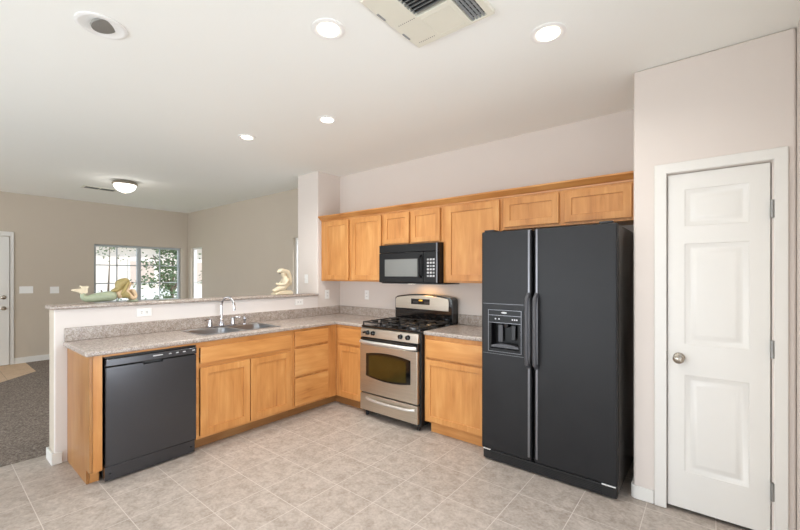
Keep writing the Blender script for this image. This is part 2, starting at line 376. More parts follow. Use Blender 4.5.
def baseboard(name, pts, h=.088, t=.014):
    """run of skirting, outline pts in plan"""
    return struct(B().prism(pts, 0.001, h, 'z').done(name, 'trim', bevel=.005, seg=2))
baseboard('baseboard_peninsula', [(-.181, -2.60), (-.1665, -2.60), (-.1665, -2.8605), (.0005, -2.8605), (.0005, -2.812), (.016, -2.812), (.016, -2.876), (-.181, -2.876)])
r_ = []
c0 = (3.452 + .016, YP + .016)
for k in range(7):
    a = PI + k * PI / 2 / 6; r_.append((c0[0] + .030 * math.cos(a), c0[1] + .030 * math.sin(a)))
r2_ = []
for k in range(7):
    a = PI + k * PI / 2 / 6; r2_.append((c0[0] + .0165 * math.cos(a), c0[1] + .0165 * math.sin(a)))
baseboard('baseboard_pantry', [(3.438, -.36)] + r_ + [(3.564, YP - .014), (3.564, YP - .0005)] + r2_[::-1] + [(3.4515, -.36)], .085)
baseboard('baseboard_left', [(XF + .0005, -2.545), (XF + .016, -2.545), (XF + .016, YL - .016), (XF + .0005, YL - .016)], .098)
baseboard('baseboard_living', [(XF + .017, YL - .0005), (XF + .017, YL - .015), (-.415, YL - .015), (-.415, YL - .0005)], .098)

# windows -------------------------------------------------------------
def window(name, axis, c, a0, a1, z0, z1, cols, rows, mull=None, mat='vinyl', depth=.05):
    """c = plane of the frame centre"""
    def bx(b, u0, u1, w0, w1, d):
        if axis == 'x': b.box(c - d, c + d, u0, u1, w0, w1)
        else: b.box(u0, u1, c - d, c + d, w0, w1)
    f = B(); t = .038; e = .001
    bx(f, a0 + e, a0 + t, z0 + e, z1 - e, .03); bx(f, a1 - t, a1 - e, z0 + e, z1 - e, .03)
    bx(f, a0 + t, a1 - t, z1 - t, z1 - e, .03); bx(f, a0 + t, a1 - t, z0 + e, z0 + t, .03)
    if mull: bx(f, mull - .032, mull + .032, z0 + t, z1 - t, .032)
    fo = struct(f.done(name, mat, bevel=.003))
    p = B(); bx(p, a0 + t, a1 - t, z0 + t, z1 - t, .003); po = p.done('window_pane', 'glass', fo, smooth=False)
    g = B(); spans = [(a0 + t, (mull or a1 - t + .032) - .032)] + ([(mull + .032, a1 - t)] if mull else [])
    for (s0, s1) in spans:
        for k in range(1, cols): u = s0 + (s1 - s0) * k / cols; bx(g, u - .009, u + .009, z0 + t, z1 - t, .008)
        for k in range(1, rows): u = z0 + t + (z1 - z0 - 2 * t) * k / rows; bx(g, s0, s1, u - .009, u + .009, .008)
    g.done('window_grid', mat, fo, smooth=False)
    return fo
window('window_1', 'x', XF - .075, WY[0], WY[1], .55, 1.975, 2, 4, -.812)
window('window_2', 'y', YL + .075, W2[0], W2[1], .55, 1.985, 1, 2, None, 'vinylw')
window('window_3', 'y', YL + .075, W3[0], W3[1], .55, 1.985, 1, 2, None, 'vinylw')
window('added_window_4', 'y', YB - .06, -.6, 3.1, .15, 2.35, 1, 1, 1.25, 'vinylw')  # unseen rear window, added to let fill light in
window('added_window_5', 'y', YB - .06, -4.0, -1.8, .15, 2.35, 1, 1, -2.9, 'vinylw')  # unseen too, added for the living area's fill light
window('window_6', 'x', XR + .06, -3.15, -1.35, .0, 2.1, 1, 1, -2.25, 'vinylw')

# pantry door ----------------------------------------------------------
def panel_door(name, x0, x1, z0, z1, yf, panels, org):
    fr = B().cells([x0] + sorted({v for p in panels for v in p[:2]}) + [x1], sorted({z0, z1} | {v for p in panels for v in p[2:]}),
                   lambda i, j: not (i == 1 and j % 2 == 1), yf, yf + .034, 'y')
    d = fr.done(name, 'trim', bevel=.004, seg=2); struct(d)
    for (a, b, c, e) in panels:
        q = B(); m = .026; yy = yf + .010; n = q.bm
        # sloped moulding down to a groove, then the raised field
        loops = []
        for (ins, dy) in ((0, .002), (.010, .006), (.018, .012), (.030, .012), (.044, .004), (.06, .003)):
            loops.append([n.verts.new(p) for p in ((a + ins, yf + dy, c + ins), (b - ins, yf + dy, c + ins), (b - ins, yf + dy, e - ins), (a + ins, yf + dy, e - ins))])
        for l0, l1 in zip(loops, loops[1:]):
            for i in range(4): n.faces.new((l0[i], l0[(i + 1) % 4], l1[(i + 1) % 4], l1[i]))
        n.faces.new(loops[-1])
        back = [n.verts.new(p) for p in ((a, yf + .03, c), (b, yf + .03, c), (b, yf + .03, e), (a, yf + .03, e))]
        for i in range(4): n.faces.new((loops[0][i], back[i], back[(i + 1) % 4], loops[0][(i + 1) % 4]))
        n.faces.new(back[::-1])
        q.done('door_panel', 'trim', d)
    return d
YD = YP + .006
dr = panel_door('door_1', 3.6315, 4.0905, .022, 2.030, YD, [(3.720, 4.003, 1.715, 1.930), (3.720, 4.003, 1.013, 1.606), (3.720, 4.003, .250, .822)], None)
k = B().lathe((3.690, YD, .925), (0, -1, 0), [(.030, 0.0), (.030, .004), (.026, .008), (.012, .012), (.011, .026), (.020, .033), (.027, .044), (.029, .055), (.026, .066), (.016, .073), (.004, .075)], 28)
k.done('door_handle', 'nickel', dr)
B().box(3.6288, 3.6312, YD - .004, YD + .02, .90, .955).done('latch_plate', 'nickel', dr)
for z in (1.775, 1.025, .264):
    B().box(4.0915, 4.1010, YP - .012, YP + .012, z - .045, z + .045).cyl((4.0955, YP - .014, z - .047), (4.0955, YP - .014, z + .047), .0085, 12).done('hinge', 'brass', dr)
# casing
tr = B().cells([3.566, DX0 + .001, DX1 + .007, 4.158], [0.001, DZ + .004, 2.098], lambda i, j: not (i == 1 and j == 0), YP - .018, YP - .0005, 'y')
struct(tr.done('trim_1', 'trim', bevel=.006, seg=3))
# closet floor shadow behind door is simply the unlit closet

# entry door on the far wall
ey = (-3.45, -2.60)
d2 = struct(B().box(XF + .001, XF + .035, ey[0], ey[1], .01, 2.02).done('door_2', 'trim', bevel=.004))
for (a, b) in ((-3.33, -3.08), (-2.97, -2.72)):
    for (c, e) in ((.2, .85), (.98, 1.6), (1.7, 1.9)):
        B().cells([a, a + .03, b - .03, b], [c, c + .03, e - .03, e], lambda i, j: not (i == 1 and j == 1), XF + .0355, XF + .041, 'x').done('door_panel', 'trim', d2, bevel=.002)
kb = B().lathe((XF + .035, -2.665, .90), (1, 0, 0), [(.032, 0), (.032, .006), (.012, .012), (.012, .03), (.028, .04), (.03, .055), (.018, .068)], 20); kb.done('door_handle', 'nickel', d2)
B().lathe((XF + .035, -2.665, 1.07), (1, 0, 0), [(.032, 0), (.032, .012), (.02, .02)], 20).done('deadbolt', 'nickel', d2)
struct(B().cells([-3.53, ey[0] - .006, ey[1] + .006, -2.548], [.001, 2.028, 2.10], lambda i, j: not (i == 1 and j == 0), XF + .0005, XF + .02, 'x').done('trim_2', 'trim', bevel=.004))

# ------------------------------------------------------------------ cabinets
def shaker(parent, axis, c, a0, a1, z0, z1, fr=.058, t=.019, name='door', label=None):
    """frame-and-panel front; axis = direction the front faces ('x' -> +x, 'y' -> -y); c = back plane"""
    sg = 1 if axis == 'x' else -1
    us = [a0, a0 + fr, a1 - fr, a1]; vs = [z0, z0 + fr, z1 - fr, z1]
    d = B().cells(us, vs, lambda i, j: not (i == 1 and j == 1), c, c + sg * t, axis).done(name, 'wz', parent, bevel=.003, seg=2, label=label)
    p = B()
    if axis == 'x': p.box(c + sg * .001, c + sg * .008, a0 + fr - .004, a1 - fr + .004, z0 + fr - .004, z1 - fr + .004)
    else: p.box(a0 + fr - .004, a1 - fr + .004, c + sg * .010, c + sg * .001, z0 + fr - .004, z1 - fr + .004)
    p.done('door_panel', 'wz', d, smooth=False)
    return d
def slab_front(parent, axis, c, a0, a1, z0, z1, t=.019, name='drawer'):
    sg = 1 if axis == 'x' else -1
    b = B()
    if axis == 'x': b.box(c, c + t, a0, a1, z0, z1)
    else: b.box(a0, a1, c - t, c, z0, z1)
    return b.done(name, 'wy' if axis == 'x' else 'wx', parent, bevel=.006, seg=3)
FX = .612                                   # face-frame plane of the peninsula run
FY = -.615                                  # face-frame plane of the back run
CT = .878                                   # underside of the worktop
# end panel of the peninsula
t = thing('cabinet_end_panel', 'maple end panel with filler strip closing the peninsula beside the dishwasher', 'cabinet panel', (.3, -2.77, 0))
B().prism([(.002, 0.001), (.535, 0.001), (.535, .095), (FX, .095), (FX, CT - .002), (.002, CT - .002)], -2.782, -2.764, 'y').done('side_panel', 'wend', t, bevel=.001)
B().box(FX - .018, FX + .003, -2.782 + .019, -2.712, .095, CT - .002).done('filler_strip', 'wz', t, bevel=.0015)
B().box(.519, .536, -2.763, -2.712, .002, .094).done('toe_kick', 'wy', t)
B().box(FX - .010, FX + .003, -2.711, -2.101, CT - .016, CT - .002).done('rail', 'wy', t)
# sink base
t = thing('sink_cabinet', 'maple sink base cabinet with two doors under a false drawer front', 'cabinet', (.3, -1.65, 0))
b = B().cells([-2.100, -2.076, -1.206, -1.184], [.095, .120, .665, .712, .828, CT - .002], lambda i, j: True if i != 1 else j in (0, 2, 4), FX - .018, FX, 'x')
b.done('face_frame', 'wy', t, bevel=.001)
B().box(.003, FX - .0185, -2.100, -2.084, .096, CT - .002).box(.003, FX - .0185, -1.200, -1.184, .096, CT - .002).box(.003, FX - .0185, -2.083, -1.201, .096, .11).box(.003, .012, -2.083, -1.201, .111, CT - .25).done('carcass', 'wz', t, smooth=False)
slab_front(t, 'x', FX + .0035, -2.072, -1.212, .704, .836, name='false_front')
shaker(t, 'x', FX + .0035, -2.072, -1.646, .118, .672); shaker(t, 'x', FX + .0035, -1.638, -1.212, .118, .672)
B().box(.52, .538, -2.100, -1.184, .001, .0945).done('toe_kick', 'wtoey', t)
# drawer base + corner filler
t = thing('drawer_cabinet', 'maple base cabinet with a stack of three drawers in the corner', 'cabinet', (.3, -.9, 0))
B().cells([-1.183, -1.160, -.750, -.616], [.095, .118, .386, .420, .678, .714, .846, CT - .002], lambda i, j: True if i != 1 else j in (0, 2, 4, 6), FX - .018, FX, 'x').done('face_frame', 'wz', t, bevel=.001)
B().box(.003, FX - .0185, -1.183, -1.168, .096, CT - .002).box(.003, FX - .0185, -.632, -.617, .096, CT - .002).box(.003, FX - .0185, -1.167, -.633, .096, .11).done('carcass', 'wz', t, smooth=False)
for z0, z1 in ((.118, .392), (.414, .684), (.708, .856)):
    slab_front(t, 'x', FX + .0035, -1.167, -.743, z0, z1)
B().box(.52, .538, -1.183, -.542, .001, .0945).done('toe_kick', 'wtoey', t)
# left base cabinet on the back wall
t = thing('base_cabinet', 'narrow maple base cabinet with drawer and door left of the stove', 'cabinet', (.83, -.3, 0))
B().cells([.6125, .672, 1.024, 1.049], [.095, .118, .655, .690, .834, CT - .002], lambda i, j: True if i != 1 else j in (0, 2, 4), FY, FY + .018, 'y').done('face_frame', 'wz', t, bevel=.001)
B().box(1.033, 1.049, FY + .0185, -.003, .096, CT - .002).box(.6125, 1.0325, FY + .0185, -.003, .096, .11).done('carcass', 'wz', t, smooth=False)
slab_front(t, 'y', FY - .0035, .668, 1.030, .686, .850); shaker(t, 'y', FY - .0035, .668, 1.030, .112, .662)
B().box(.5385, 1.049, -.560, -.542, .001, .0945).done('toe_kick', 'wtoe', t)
# right base cabinet
t = thing('base_cabinet', 'wider maple base cabinet with drawer and door between stove and refrigerator', 'cabinet', (2.13, -.3, 0))
B().cells([1.807, 1.842, 2.412, 2.440], [.095, .118, .655, .690, .834, CT - .002], lambda i, j: True if i != 1 else j in (0, 2, 4), FY, FY + .018, 'y').done('face_frame', 'wz', t, bevel=.001)
B().box(1.807, 1.823, FY + .0185, -.003, .096, CT - .002).box(2.424, 2.440, FY + .0185, -.003, .096, CT - .002).box(1.8235, 2.4235, FY + .0185, -.003, .096, .11).done('carcass', 'wz', t, smooth=False)
slab_front(t, 'y', FY - .0035, 1.832, 2.418, .680, .842); shaker(t, 'y', FY - .0035, 1.832, 2.418, .112, .662, fr=.05)
B().box(1.855, 2.440, -.580, -.562, .001, .0945).done('toe_kick', 'wx', t)

# worktops
SX0, SX1, SY0, SY1 = .105, .515, -1.995, -1.275       # sink cut-out
def worktop(name, label, us, vs, fill, bs):
    t = thing(name, label, 'countertop', (us[0], vs[0], CT))
    B().cells(us, vs, fill, CT, .914, 'z').done('slab', 'granite', t, bevel=.012, seg=4)
    for q in bs: B().box(*q).done('backsplash', 'granite', t, bevel=.003)
    return t
worktop('countertop', 'long L-shaped speckled granite countertop around the sink with low backsplash',
        [.001, SX0, SX1, .640, 1.049], [-2.808, SY0, SY1, -.640, -.001],
        lambda i, j: (j == 3) or (i <= 2 and not (i == 1 and j == 1)),
        [(.001, .021, -2.800, -.0215, .9145, 1.016), (.001, 1.049, -.021, -.001, .9145, 1.016)])
worktop('countertop', 'short speckled granite countertop between stove and refrigerator', [1.806, 2.445], [-.640, -.001], lambda i, j: True,
        [(1.806, 2.445, -.021, -.001, .9145, 1.016)])
tag(B().box(-.180, .032, -2.884, -.3745, 1.160, 1.190).done('bar_top', 'granite', bevel=.013, seg=4), 'long granite ledge capping the white half wall above the sink', 'counter ledge')

# wall cabinets
UF = -.316; UB = 1.345; UT = 2.09
def wall_cab(label, x0, x1, z0, doors, dz0, stiles, name='wall_cabinet'):
    t = thing(name, label, 'cabinet', ((x0 + x1) / 2, -.15, z0))
    us = [x0] + [v for d in doors for v in (d[0] + .006, d[1] - .006)] + [x1]
    B().cells(us, [z0, dz0 + .006, 2.066, UT - .001], lambda i, j: not (j == 1 and i % 2 == 1), UF, UF + .018, 'y').done('face_frame', 'wz', t, bevel=.001)
    B().box(x0, x0 + .015, UF + .0185, -.002, z0, UT - .001).box(x1 - .015, x1, UF + .0185, -.002, z0, UT - .001).box(x0 + .0155, x1 - .0155, UF + .0185, -.002, z0 + .002, z0 + .017).box(x0 + .0155, x1 - .0155, UF + .0185, -.002, UT - .016, UT - .001).done('carcass', 'wz', t, smooth=False)
    for d in doors: shaker(t, 'y', UF - .0035, d[0], d[1], dz0, 2.072, fr=stiles)
    return t
wall_cab('tall two-door maple wall cabinet at the corner left of the microwave', .003, 1.046, UB, [(.092, .512), (.570, 1.022)], 1.362, .055)
wall_cab('short two-door maple wall cabinet directly above the microwave', 1.047, 1.818, 1.738, [(1.066, 1.410), (1.442, 1.788)], 1.752, .052)
wall_cab('tall single-door maple wall cabinet between microwave and refrigerator', 1.819, 2.426, UB, [(1.856, 2.402)], 1.362, .060)
wall_cab('wide short two-door maple wall cabinet above the refrigerator', 2.427, 3.448, 1.812, [(2.444, 2.902), (2.944, 3.402)], 1.832, .055)
cm = B()
prof = [(-.002, 2.0905), (UF - .002, 2.0905), (UF - .004, 2.102), (UF - .022, 2.108), (UF - .040, 2.130), (UF - .056, 2.138), (UF - .056, 2.150), (-.002, 2.150)]
cm.prism(prof, .002, 3.450, 'x')
tag(cm.done('crown_molding', 'wx'), 'maple crown molding running along the top of the wall cabinets', 'molding')

# ------------------------------------------------------------------ dishwasher
t = thing('dishwasher', 'black dishwasher built in under the peninsula counter', 'dishwasher', (.3, -2.405, 0))
D0, D1 = -2.702, -2.101
B().box(.05, .600, D0 + .004, D1 - .004, .03, .858).done('tub', 'black', t)
B().cells([D0 + .004, -2.47, -2.345, D1 - .004], [.112, .775, .790], lambda i, j: not (i == 1 and j == 1), .6005, .632, 'x').done('door', 'dw', t, bevel=.006, seg=3)
cp = B().box(.6005, .640, D0 + .004, D1 - .004, .796, .846).done('control_panel', 'dw', t, bevel=.006, seg=3)
B().box(.6005, .622, D0 + .006, D1 - .006, .849, .856).done('vent_strip', 'black', t)
B().box(.6402, .6410, -2.415, -2.350, .823, .831).done('badge', 'print', cp)
for i, y in enumerate((-2.30, -2.25, -2.20, -2.13)):
    B().box(.6402, .6412, y - .010, y + .010, .822, .830).done('button', 'print', cp)
B().box(.57, .622, D0 + .002, D1 - .012, .012, .108).done('kick_plate', 'dw', t, bevel=.003)
for y in (D0 + .03, D1 - .04): B().cyl((.622, y, .06), (.6245, y, .06), .005, 12).done('screw', 'black', t)
for (x, y) in ((.1, D0 + .05), (.1, D1 - .05), (.55, D0 + .05), (.55, D1 - .05)): B().cyl((x, y, .001), (x, y, .03), .015, 12).done('foot', 'black', t)

# ------------------------------------------------------------------ sink and faucet
t = thing('kitchen_sink', 'stainless steel double-bowl sink set in the granite peninsula counter', 'sink', (.31, -1.635, .9145))
def bowl(y0, y1, x0, x1, name):
    q = B(); n = q.bm; zt = .9175; loops = []
    def loop(ins, z, r):
        L = []
        for (cx, cy, a0) in ((x1 - ins - r, y1 - ins - r, 0), (x0 + ins + r, y1 - ins - r, PI / 2), (x0 + ins + r, y0 + ins + r, PI), (x1 - ins - r, y0 + ins + r, 3 * PI / 2)):
            for k in range(6):
                a = a0 + k * PI / 2 / 5; L.append(n.verts.new((cx + r * math.cos(a), cy + r * math.sin(a), z)))
        loops.append(L)
    loop(-.012, zt - .001, .06); loop(0, zt - .002, .055); loop(.004, zt - .012, .052); loop(.010, .79, .05); loop(.018, .762, .045); loop(.05, .750, .03)
    for a, b in zip(loops, loops[1:]):
        for i in range(24): n.faces.new((a[i], a[(i + 1) % 24], b[(i + 1) % 24], b[i]))
    n.faces.new(loops[-1])
    o = q.done(name, 'sink', t)
    sd = o.modifiers.new('solid', 'SOLIDIFY'); sd.thickness = .0015; sd.offset = 0
    cx, cy = (x0 + x1) / 2, (y0 + y1) / 2
    B().lathe((cx, cy, .7505), (0, 0, 1), [(.04, 0), (.042, .002), (.036, .004), (.03, .001), (.008, .001)], 24).done('drain', 'chrome', o)
    return o
bowl(SY0 + .006, -1.647, SX0 + .045, SX1 - .006, 'bowl'); bowl(-1.623, SY1 - .006, SX0 + .045, SX1 - .006, 'bowl')
rm = B().cells([SX0 - .015, SX0 + .038, SX1 - .001, SX1 + .015], [SY0 - .015, SY0 + .001, -1.652, -1.618, SY1 - .001, SY1 + .015],
               lambda i, j: not (i == 1 and j in (1, 3)), .9145, .9185, 'z')
rm.done('rim', 'sink', t, bevel=.002)
t = thing('faucet', 'chrome gooseneck kitchen faucet with two lever handles behind the sink', 'faucet', (.105, -1.645, .919))
FXX = .112
B().box(FXX - .022, FXX + .022, -1.785, -1.500, .919, .931).done('base_plate', 'chrome', t, bevel=.008, seg=3)
pts = [(FXX, -1.645, .93), (FXX, -1.645, 1.0), (FXX, -1.645, 1.12)]
for k in range(1, 13):
    a = PI * k / 12 * 1.05; rr = .085
    pts.append((FXX + (rr - rr * math.cos(a)) * .96, -1.645 + (rr - rr * math.cos(a)) * .25, 1.12 + rr * math.sin(a)))
e_ = pts[-1]; pts.append((e_[0] + .003, e_[1], e_[2] - .025))
B().tube(pts, [.011] * (len(pts) - 2) + [.012, .013], 14).done('spout', 'chrome', t)
B().lathe((FXX, -1.645, .9315), (0, 0, 1), [(.024, 0), (.023, .02), (.015, .05), (.013, .07)], 24).done('spout_base', 'chrome', t)
for y, sg in ((-1.755, -1), (-1.530, 1)):
    h = B().lathe((FXX, y, .9315), (0, 0, 1), [(.019, 0), (.018, .02), (.014, .045), (.016, .062), (.012, .07)], 20)
    h.tube([(FXX, y, .995), (FXX + .02, y + sg * .03, 1.0), (FXX + .03, y + sg * .062, .997)], [.008, .0075, .006], 10)
    h.done('handle', 'chrome', t)
t = thing('side_sprayer', 'small chrome side sprayer at the right end of the faucet', 'sprayer', (FXX, -1.405, .9145))
B().lathe((FXX, -1.405, .919), (0, 0, 1), [(.022, 0), (.021, .008), (.012, .014), (.012, .03)], 20).done('holder', 'chrome', t)
B().lathe((FXX, -1.405, .9495), (0, 0, 1), [(.011, 0), (.016, .012), (.017, .035), (.012, .05), (.006, .053)], 20).done('spray_head', 'chrome', t)

# ------------------------------------------------------------------ stove
t = thing('stove', 'stainless steel and black gas range between the base cabinets', 'stove', (1.44, -.35, 0))
X0, X1 = 1.066, 1.816
B().box(X0 + .004, X1 - .004, -.655, -.012, .045, .892).done('body', 'black', t, bevel=.003)
for x in (X0 + .05, X1 - .05):
    for y in (-.63, -.08): B().cyl((x, y, .001), (x, y, .044), .016, 14).done('foot', 'black', t)
B().box(X0, X1, -.668, -.095, .8925, .914).done('cooktop', 'glossblack', t, bevel=.006, seg=3)
cpn = B().prism([(-.6555, .800), (-.690, .800), (-.680, .884), (-.6555, .8915)], X0 + .012, X1 - .020, 'x').done('control_panel', 'steel', t, bevel=.003)
for x in (1.135, 1.178, 1.250, 1.597, 1.685):
    r0 = .021 if x > 1.14 else .011
    kk = B().lathe((x, -.686, .845), (0, -1, .1), [(r0 + .003, 0), (r0 + .002, .004), (r0, .006), (r0 * .86, .024), (r0 * .7, .026)], 24).box(x - .0035, x + .0035, -.7165, -.700, .845 - r0 * .8, .845 + r0 * .95)
    kk.done('knob', 'glossblack', t)
# oven door: stainless with arched window
def arch(x0, x1, z0, z1, bulge_t, bulge_b, n=14):
    P = []
    for k in range(n + 1):
        u = k / n; P.append((x0 + (x1 - x0) * u, z0 - bulge_b * (1 - (2 * u - 1) ** 2)))
    for k in range(n + 1):
        u = 1 - k / n; P.append((x0 + (x1 - x0) * u, z1 + bulge_t * (1 - (2 * u - 1) ** 2)))
    return P
dr = B().box(X0 + .012, X1 - .020, -.698, -.6565, .250, .727).done('oven_door', 'steel', t, bevel=.006, seg=3)
B().box(X0 + .012, X1 - .020, -.690, -.6565, .7275, .792).done('door_top_trim', 'glossblack', dr, bevel=.003)
B().prism(arch(1.165, 1.722, .420, .640, .026, .028), -.7005, -.6985, 'y').done('window_frame', 'glossblack', dr)
B().prism(arch(1.205, 1.672, .432, .622, .020, .022), -.7020, -.7008, 'y').done('window_glass', 'ovenglass', dr)
def barhandle(parent, xa, xb, z, y0, out, sag, r, mat='satinbar'):
    P = []
    for k in range(17):
        u = k / 16; P.append((xa + (xb - xa) * u, y0 - out * (1 - abs(2 * u - 1) ** 6) , z - sag * (1 - (2 * u - 1) ** 2)))
    h = B().tube(P, r, 12, 1.0)
    h.box(xa - .004, xa + .016, y0 - .006, y0 + .0005, z - .012, z + .012).box(xb - .016, xb + .004, y0 - .006, y0 + .0005, z - .012, z + .012)
    return h.done('handle', mat, parent)
barhandle(dr, X0 + .022, X1 - .034, .752, -.6925, .042, -.004, .019)
dw = B().box(X0 + .012, X1 - .020, -.694, -.6565, .070, .236).done('storage_drawer', 'steel', t, bevel=.005, seg=3)
barhandle(dw, X0 + .10, X1 - .05, .196, -.6955, .026, .010, .013)
# backguard
bgm = B().prism([(X0 + .001, .915), (X1 - .001, .915), (X1 - .001, 1.165), (X1 - .03, 1.186)] + [(X0 + .03 + (X1 - X0 - .06) * (1 - k / 12), 1.186 + .030 * (1 - (2 * k / 12 - 1) ** 2)) for k in range(13)] + [(X0 + .001, 1.165)], -.124, -.014, 'y')
bgo = bgm.done('backguard', 'glossblack', t, bevel=.004)
B().prism([(X0 + .016, 1.056), (X1 - .040, 1.048), (X1 - .040, 1.166)] + [(X0 + .035 + (X1 - X0 - .085) * (1 - k / 12), 1.174 + .028 * (1 - (2 * k / 12 - 1) ** 2)) for k in range(13)] + [(X0 + .016, 1.158)], -.134, -.1245, 'y').done('steel_fascia', 'steel', bgo, bevel=.003)
dp = B().box(1.300, 1.545, -.1365, -.1342, 1.104, 1.164).done('display', 'glossblack', bgo, bevel=.001)
text_mesh('12:00', .022, 'amber', 'clock_digits', dp, (1.428, -.1372, 1.147), (PI / 2, 0, 0))
for i in range(4):
    for j in range(2):
        B().box(1.333 + i * .018, 1.345 + i * .018, -.1372, -.1366, 1.113 + j * .014, 1.121 + j * .014).done('button', 'darkgrey', dp)
        B().box(1.478 + i * .016, 1.488 + i * .016, -.1372, -.1366, 1.113 + j * .014, 1.121 + j * .014).done('button', 'darkgrey', dp)
# burners and grates
for (bx_, by_, br) in ((1.245, -.53, .052), (1.245, -.24, .040), (1.635, -.53, .046), (1.635, -.24, .052), (1.44, -.385, .036)):
    bb = B().lathe((bx_, by_, .9145), (0, 0, 1), [(br, 0), (br, .004), (br * .85, .009), (br * .85, .012)], 24).done('burner', 'sink', t)
    B().lathe((bx_, by_, .9268), (0, 0, 1), [(br * .8, 0), (br * .84, .004), (br * .7, .008)], 24).done('burner_cap', 'iron', bb)
for (g0, g1) in ((X0 + .012, 1.318), (1.326, 1.556), (1.564, X1 - .012)):
    g = B(); z0, z1 = .937, .949; y0, y1 = -.656, -.150; cx = (g0 + g1) / 2; q = .006
    g.box(g0, g1, y0, y0 + 2 * q, z0, z1).box(g0, g1, y1 - 2 * q, y1, z0, z1).box(g0, g0 + 2 * q, y0, y1, z0, z1).box(g1 - 2 * q, g1, y0, y1, z0, z1)
    g.box(g0, g1, -.389, -.377, z0, z1)
    for yy in (-.53, -.24):
        g.box(g0, cx - .03, yy - q, yy + q, z0, z1 + .004).box(cx + .03, g1, yy - q, yy + q, z0, z1 + .004)
        g.box(cx - q, cx + q, yy + .03, yy + .135, z0, z1 + .004).box(cx - q, cx + q, yy - .11, yy - .03, z0, z1 + .004)
    for x in (g0 + q, g1 - q):
        for y in (y0 + q, -.383, y1 - q): g.box(x - q, x + q, y - q, y + q, .9142, z0)
    g.done('grate', 'iron', t, bevel=.002)

t.location.x -= .014
# ------------------------------------------------------------------ microwave
t = thing('microwave', 'black over-the-range microwave hung below the short cabinet', 'microwave', (1.435, -.2, 1.336))
MX0, MX1 = 1.056, 1.810
B().box(MX0, MX1, -.375, -.004, 1.338, 1.734).done('body', 'black', t, bevel=.004)
gr = B().box(MX0, MX1, -.398, -.3755, 1.652, 1.734).done('vent_grille', 'microblack', t, bevel=.004)
sl = B()
for k in range(7): sl.box(MX0 + .02, MX1 - .05, -.3988, -.3982, 1.665 + k * .009, 1.668 + k * .009)
sl.done('louvers', 'gap', gr)
dd = B().box(MX0, 1.640, -.402, -.3755, 1.342, 1.649).done('door', 'microblack', t, bevel=.006, seg=3)
B().box(1.140, 1.568, -.4035, -.4022, 1.405, 1.582).done('window', 'microglass', dd, bevel=.0005)
B().tube([(1.612, -.403, 1.400), (1.612, -.428, 1.412), (1.612, -.434, 1.45), (1.612, -.434, 1.56), (1.612, -.428, 1.598), (1.612, -.403, 1.61)], .011, 12).done('handle', 'microblack', dd)
pn = B().box(1.642, MX1, -.402, -.3755, 1.342, 1.649).done('keypad_panel', 'microblack', t, bevel=.006, seg=3)
B().box(1.680, 1.775, -.4035, -.4022, 1.602, 1.628).done('display', 'gap', pn)
for r in range(6):
    for c in range(3):
        B().box(1.684 + c * .033, 1.706 + c * .033, -.4036, -.4022, 1.402 + r * .032, 1.420 + r * .032).done('key', 'print' if (r * 3 + c) % 5 else 'ventgrey', pn)
B().box(1.790, 1.804, -.4036, -.4022, 1.345, 1.730).done('edge_highlight', 'edge', pn)  # light strip painting in the highlight of the bevelled panel edge
B().box(MX0 + .03, MX1 + .06, -.385, -.1, 1.330, 1.3375).done('bottom_tray', 'black', t)
B().box(1.40, 1.48, -.34, -.26, 1.3275, 1.3297).done('cooktop_lamp', M['lamp'], t)
l = area('cooktop_light', (1.44, -.20, 1.325), (0, 0, 0), .08, .05, 1.6, (1, .55, .2))

# ------------------------------------------------------------------ refrigerator
t = thing('refrigerator', 'black side-by-side refrigerator with ice and water dispenser next to the white door', 'refrigerator', (2.93, -.4, 0))
R0, R1 = 2.453, 3.384; GP = 2.852
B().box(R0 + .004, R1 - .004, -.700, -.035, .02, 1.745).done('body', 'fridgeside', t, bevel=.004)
YF = -.768
def fdoor(x0, x1, hole=None, nm='door'):
    z0, z1 = .092, 1.752
    if hole:
        a, b_, c, e = hole
        o = B().cells([x0, a, b_, x1], [z0, c, e, z1], lambda i, j: not (i == 1 and j == 1), YF, -.706, 'y')
    else: o = B().box(x0, x1, YF, -.706, z0, z1)
    return o.done(nm, 'fridge', t, bevel=.012, seg=4)
ld = fdoor(R0, GP - .010, (2.533, 2.752, .870, 1.062), 'freezer_door')
rd = fdoor(GP + .010, R1, None, 'fridge_door')
B().box(R0 + .01, R1 - .01, -.7055, -.7005, .10, 1.745).done('door_seal', 'gap', t)
for d, x, sx in ((ld, GP - .026, -1), (rd, GP + .030, 1)):
    # long vertical edge strip and the grip bar on its middle part
    B().box(x - .008, x + .008, YF - .008, YF - .0003, .12, 1.745).done('edge_strip', 'edge', d, bevel=.004, seg=3)
    B().tube([(x, YF - .012, .765), (x, YF - .045, .79), (x, YF - .052, .84), (x, YF - .052, 1.20), (x, YF - .045, 1.255), (x, YF - .012, 1.285)], [.012, .014, .0145, .0145, .014, .012], 12).box(x - .013, x + .013, YF - .014, YF - .0085, .755, .79).box(x - .013, x + .013, YF - .014, YF - .0085, 1.26, 1.295).done('handle', 'darkgrey', d)
